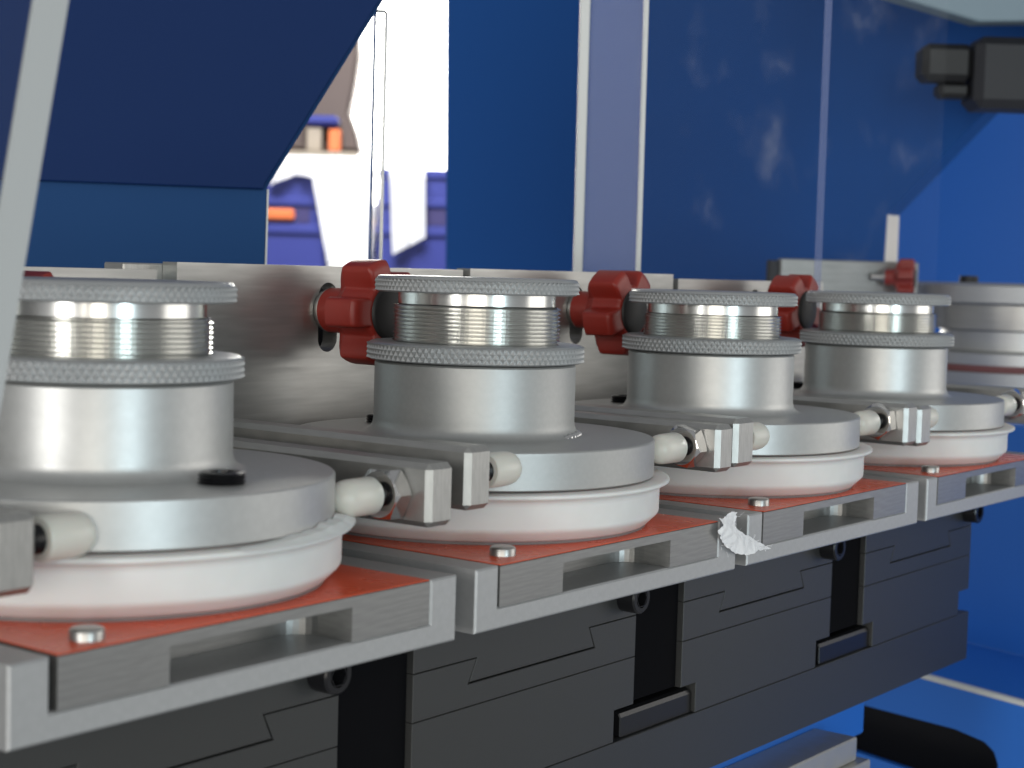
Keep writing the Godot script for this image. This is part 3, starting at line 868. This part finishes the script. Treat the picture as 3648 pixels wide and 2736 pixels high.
# ---------------------------------------------------------------- acrylic guards, the second unit, tissue, hoses
func make_small_things() -> void:
	# acrylic guard with a sawn edge close to the camera
	var g := turned_thing("acrylic_guard", "clear acrylic sheet with a sawn grey edge at the left of the picture", "guard", Vector3(44.2, 0, 48.4), -53.0)
	var back := Vector3(-46, 0, -70)
	var st0 := begin()
	slanted(st0, [V(-75.0, 20), V(-70.5, 20), V(-56.3, 110), V(-61.0, 110)], back * 0.012, back)
	obj("sheet", st0.commit(), M.acrylic, g)
	st0 = begin()
	slanted(st0, [V(-75.0, 20), V(-70.5, 20), V(-56.3, 110), V(-61.0, 110)], Vector3.ZERO, back * 0.01)
	obj("sawn_edge", st0.commit(), M.sawn, g)
	# acrylic guard upright behind the brackets
	g = turned_thing("acrylic_post", "hazy clear acrylic guard with two bright polished edges", "guard", Vector3(311.8, 0, -153.3), -53.0)
	obj("sheet", box_mesh(Vector3(22.6, -20, -3), Vector3(40.2, 220, -1), 0.1), M.acrylic_hazy, g)
	obj("polished_edge", prism_mesh([V(19.6, -20), V(22.5, -20), V(22.2, 220), V(18.6, 220)], -5, 0, "xy", 0.4), M.edge, g)
	obj("polished_edge", prism_mesh([V(40.3, -20), V(41.8, -20), V(41.3, 220), V(39.8, 220)], -5, 0, "xy", 0.3), M.edge, g)
	obj("side_sheet", box_mesh(Vector3(42.0, -20, -3), Vector3(140, 220, -1), 0.1), M.acrylic, g)
	obj("reflection_film", box_mesh(Vector3(42.2, -20, -0.95), Vector3(139.8, 220, -0.9), 0), M.reflection_haze, g)  # thin film carrying the painted reflections of the side sheet
	obj("joint_strip", box_mesh(Vector3(99.2, -20, -0.9), Vector3(101.6, 220, -0.2), 0.1), M.acrylic_hazy, g)
	g = turned_thing("acrylic_bar", "clear acrylic bar upright in the bright opening", "bar", Vector3(279.9, 0, -129.2), -53.0)
	var glass := mat(Color(0.95, 0.97, 0.97), 0.03)
	glass.albedo_color.a = 0.0
	glass.refraction_enabled = true
	glass.refraction_scale = 0.05
	obj("bar", box_mesh(Vector3(-45.4, -20, -5), Vector3(-41.2, 132, 0), 0.8), glass, g)
	# the second printing unit, far and blurred
	var fo := Vector3(503.6, 0, -297.8)
	var u := turned_thing("far_bracket", "blurred grey bracket of the next printing unit at far right", "bracket", fo, -38.0)
	obj("plate", box_mesh(Vector3(136, 20, -5), Vector3(211.5, 63.4, 0), 0.6), M.sheet, u)
	obj("dark_end", box_mesh(Vector3(131, 22, -7), Vector3(135.9, 62.5, -2), 0.5), M.charcoal, u)
	var k := make_knob("blurred red knob on the next printing unit's bracket", Vector3.ZERO, 0.4)
	k.transform = u.transform * Transform3D(Basis.from_euler(Vector3(0, 1.0, 0)).scaled(Vector3.ONE * 0.78), Vector3(190, 55.6, 4) * S)
	var c2 := turned_thing("far_ink_cup", "big blurred cup of the next printing unit at the right edge", "ink cup", fo + Vector3(0.7883, 0, 0.616) * 266, -38.0)
	obj("flange", lathe_mesh([V(0, 54.2), V(48, 54), V(51, 52.5), V(51, 44.5), V(44, 43)], "y", 96), M.anodised, c2)
	obj("sleeve", lathe_mesh([V(44, 43), V(44, 42.8), V(43.5, 31), V(34, 30)], "y", 96), M.sheet, c2)
	obj("body", lathe_mesh([V(36, 30), V(36, 20.5), V(46, 19), V(46, 13.5)], "y", 96), M.satin, c2)
	obj("red_band", lathe_mesh([V(46.2, 13.4), V(46.4, 10), V(42, 10)], "y", 96), M.dull_red, c2)
	obj("base", lathe_mesh([V(50, 9.9), V(50, -14), V(10, -14)], "y", 96), M.anodised, c2)
	obj("top_screw", lathe_mesh([V(0, 57.6), V(4.6, 57.4), V(4.8, 53)], "y", 32), M.black_plastic, c2, Vector3(-31, 0, 8))
	# dark valve box and cover high at the right
	var b := turned_thing("valve_box", "dark grey valve box hanging at the upper right", "box", Vector3(503.6, 0, -297.8), -53.0)
	obj("housing", box_mesh(Vector3(214, 136.5, -30), Vector3(300, 170, 0), 4), M.charcoal, b)
	obj("connector", box_mesh(Vector3(190, 149, -24), Vector3(213.9, 166.5, -4), 3), M.black_plastic, b)
	obj("connector", box_mesh(Vector3(199, 141.5, -22), Vector3(213.9, 148.9, -8), 2), M.black_plastic, b)
	var pn := turned_thing("grey_cover", "pale grey blue cover panel in the upper right corner", "cover", Vector3(503.6, 0, -297.8), -53.0)
	obj("panel", prism_mesh([V(140, 194), V(212, 175), V(300, 178.5), V(300, 270), V(140, 270)], -8, 8, "xy", 0.8), M.grey_panel, pn)
	# torn tissue caught between two plate holders
	var tis := thing("torn_tissue", "torn white tissue stuck between the second and third plate holders", "tissue", Vector3(184, -2, 0.4))
	var ts := begin()
	tissue(ts, [V(-0.8, 3.3), V(1.4, 2.6), V(3.4, 3.2), V(5.2, 4.1), V(7.2, 3.6), V(7.6, 2.2), V(7.0, 0.6), V(9.0, -0.6), V(13.0, -2.2), V(18.0, -4.2), V(24.4, -6.5), V(18.5, -6.2), V(13.0, -6.7), V(8.0, -5.6), V(4.0, -4.0), V(1.2, -1.6), V(-0.6, 0.2), V(1.2, 1.6)])
	obj("scrap", ts.commit(), M.tissue, tis)
	var fs := begin()
	for q in 46:
		var root := Vector3(rng.randf_range(0, 9), rng.randf_range(-5, 3.4), 0.5)
		if q % 2: root = Vector3(rng.randf_range(6, 22), 0, 0.5)
		if q % 2: root.y = -1.2 - (root.x - 6) * 0.3 + rng.randf_range(-0.4, 0.5)
		var d := Vector3(rng.randf_range(-1, 1.4), rng.randf_range(-1, 1), rng.randf_range(0.1, 0.9)).normalized() * rng.randf_range(0.8, 2.2)
		hose(fs, [root, root + d * 0.5 + Vector3(0, 0.1, 0.1), root + d], 0.035, 5)
	var fz := obj("loose_fibres", fs.commit(), M.tissue, tis)
	fz.set_meta("kind", "stuff")

# a solid between a quadrilateral of the plane z = 0 shifted by a and the same shifted by b
func slanted(st: SurfaceTool, q: Array, a: Vector3, b: Vector3) -> void:
	var lo: Array = []
	var hi: Array = []
	var mid := Vector3.ZERO
	for p in q:
		lo.append(Vector3(p.x, p.y, 0) + a)
		hi.append(Vector3(p.x, p.y, 0) + b)
		mid += (lo[-1] + hi[-1]) / (2.0 * q.size())
	quad(st, lo[0], lo[1], lo[2], lo[3], a - b)
	quad(st, hi[0], hi[1], hi[2], hi[3], b - a)
	for k in 4:
		var n := (k + 1) % 4
		quad(st, lo[k], lo[n], hi[n], hi[k], (lo[k] + hi[n]) * 0.5 - mid)

func tissue(st: SurfaceTool, outline: Array) -> void:
	var poly := PackedVector2Array(outline)
	var nz := FastNoiseLite.new()
	nz.seed = 4
	nz.frequency = 0.16
	nz.fractal_octaves = 3
	var rough := PackedVector2Array()
	for i in poly.size():                                        # ragged, torn rim
		var a := poly[i]; var b := poly[(i + 1) % poly.size()]
		for k in 8:
			rough.append(a.lerp(b, k / 8.0) + V(rng.randf_range(-0.14, 0.14), rng.randf_range(-0.14, 0.14)))
	var z := func(p: Vector2) -> float: return 0.45 + 0.5 * nz.get_noise_2d(p.x * 1.6, p.y * 1.6) + 0.3 * sin(p.x * 0.5 + p.y)
	var cell := 0.45
	var x := -1.5
	while x < 25.0:
		var y := -8.0
		while y < 5.0:
			for piece in Geometry2D.intersect_polygons(rough, PackedVector2Array([V(x, y), V(x + cell, y), V(x + cell, y + cell), V(x, y + cell)])):
				var tr := Geometry2D.triangulate_polygon(piece)
				for k in range(0, tr.size(), 3):
					var a := piece[tr[k]]; var b := piece[tr[k + 1]]; var c := piece[tr[k + 2]]
					var vs: Array = []
					for q in [a, b, c]:
						var e := 0.15
						vs.append([Vector3(q.x, q.y, maxf(0.1, z.call(q))), Vector3(z.call(q - V(e, 0)) - z.call(q + V(e, 0)), z.call(q - V(0, e)) - z.call(q + V(0, e)), 2.0 * e).normalized()])
					tri(st, vs[0][0], vs[1][0], vs[2][0], vs[0][1], vs[1][1], vs[2][1])
			y += cell
		x += cell
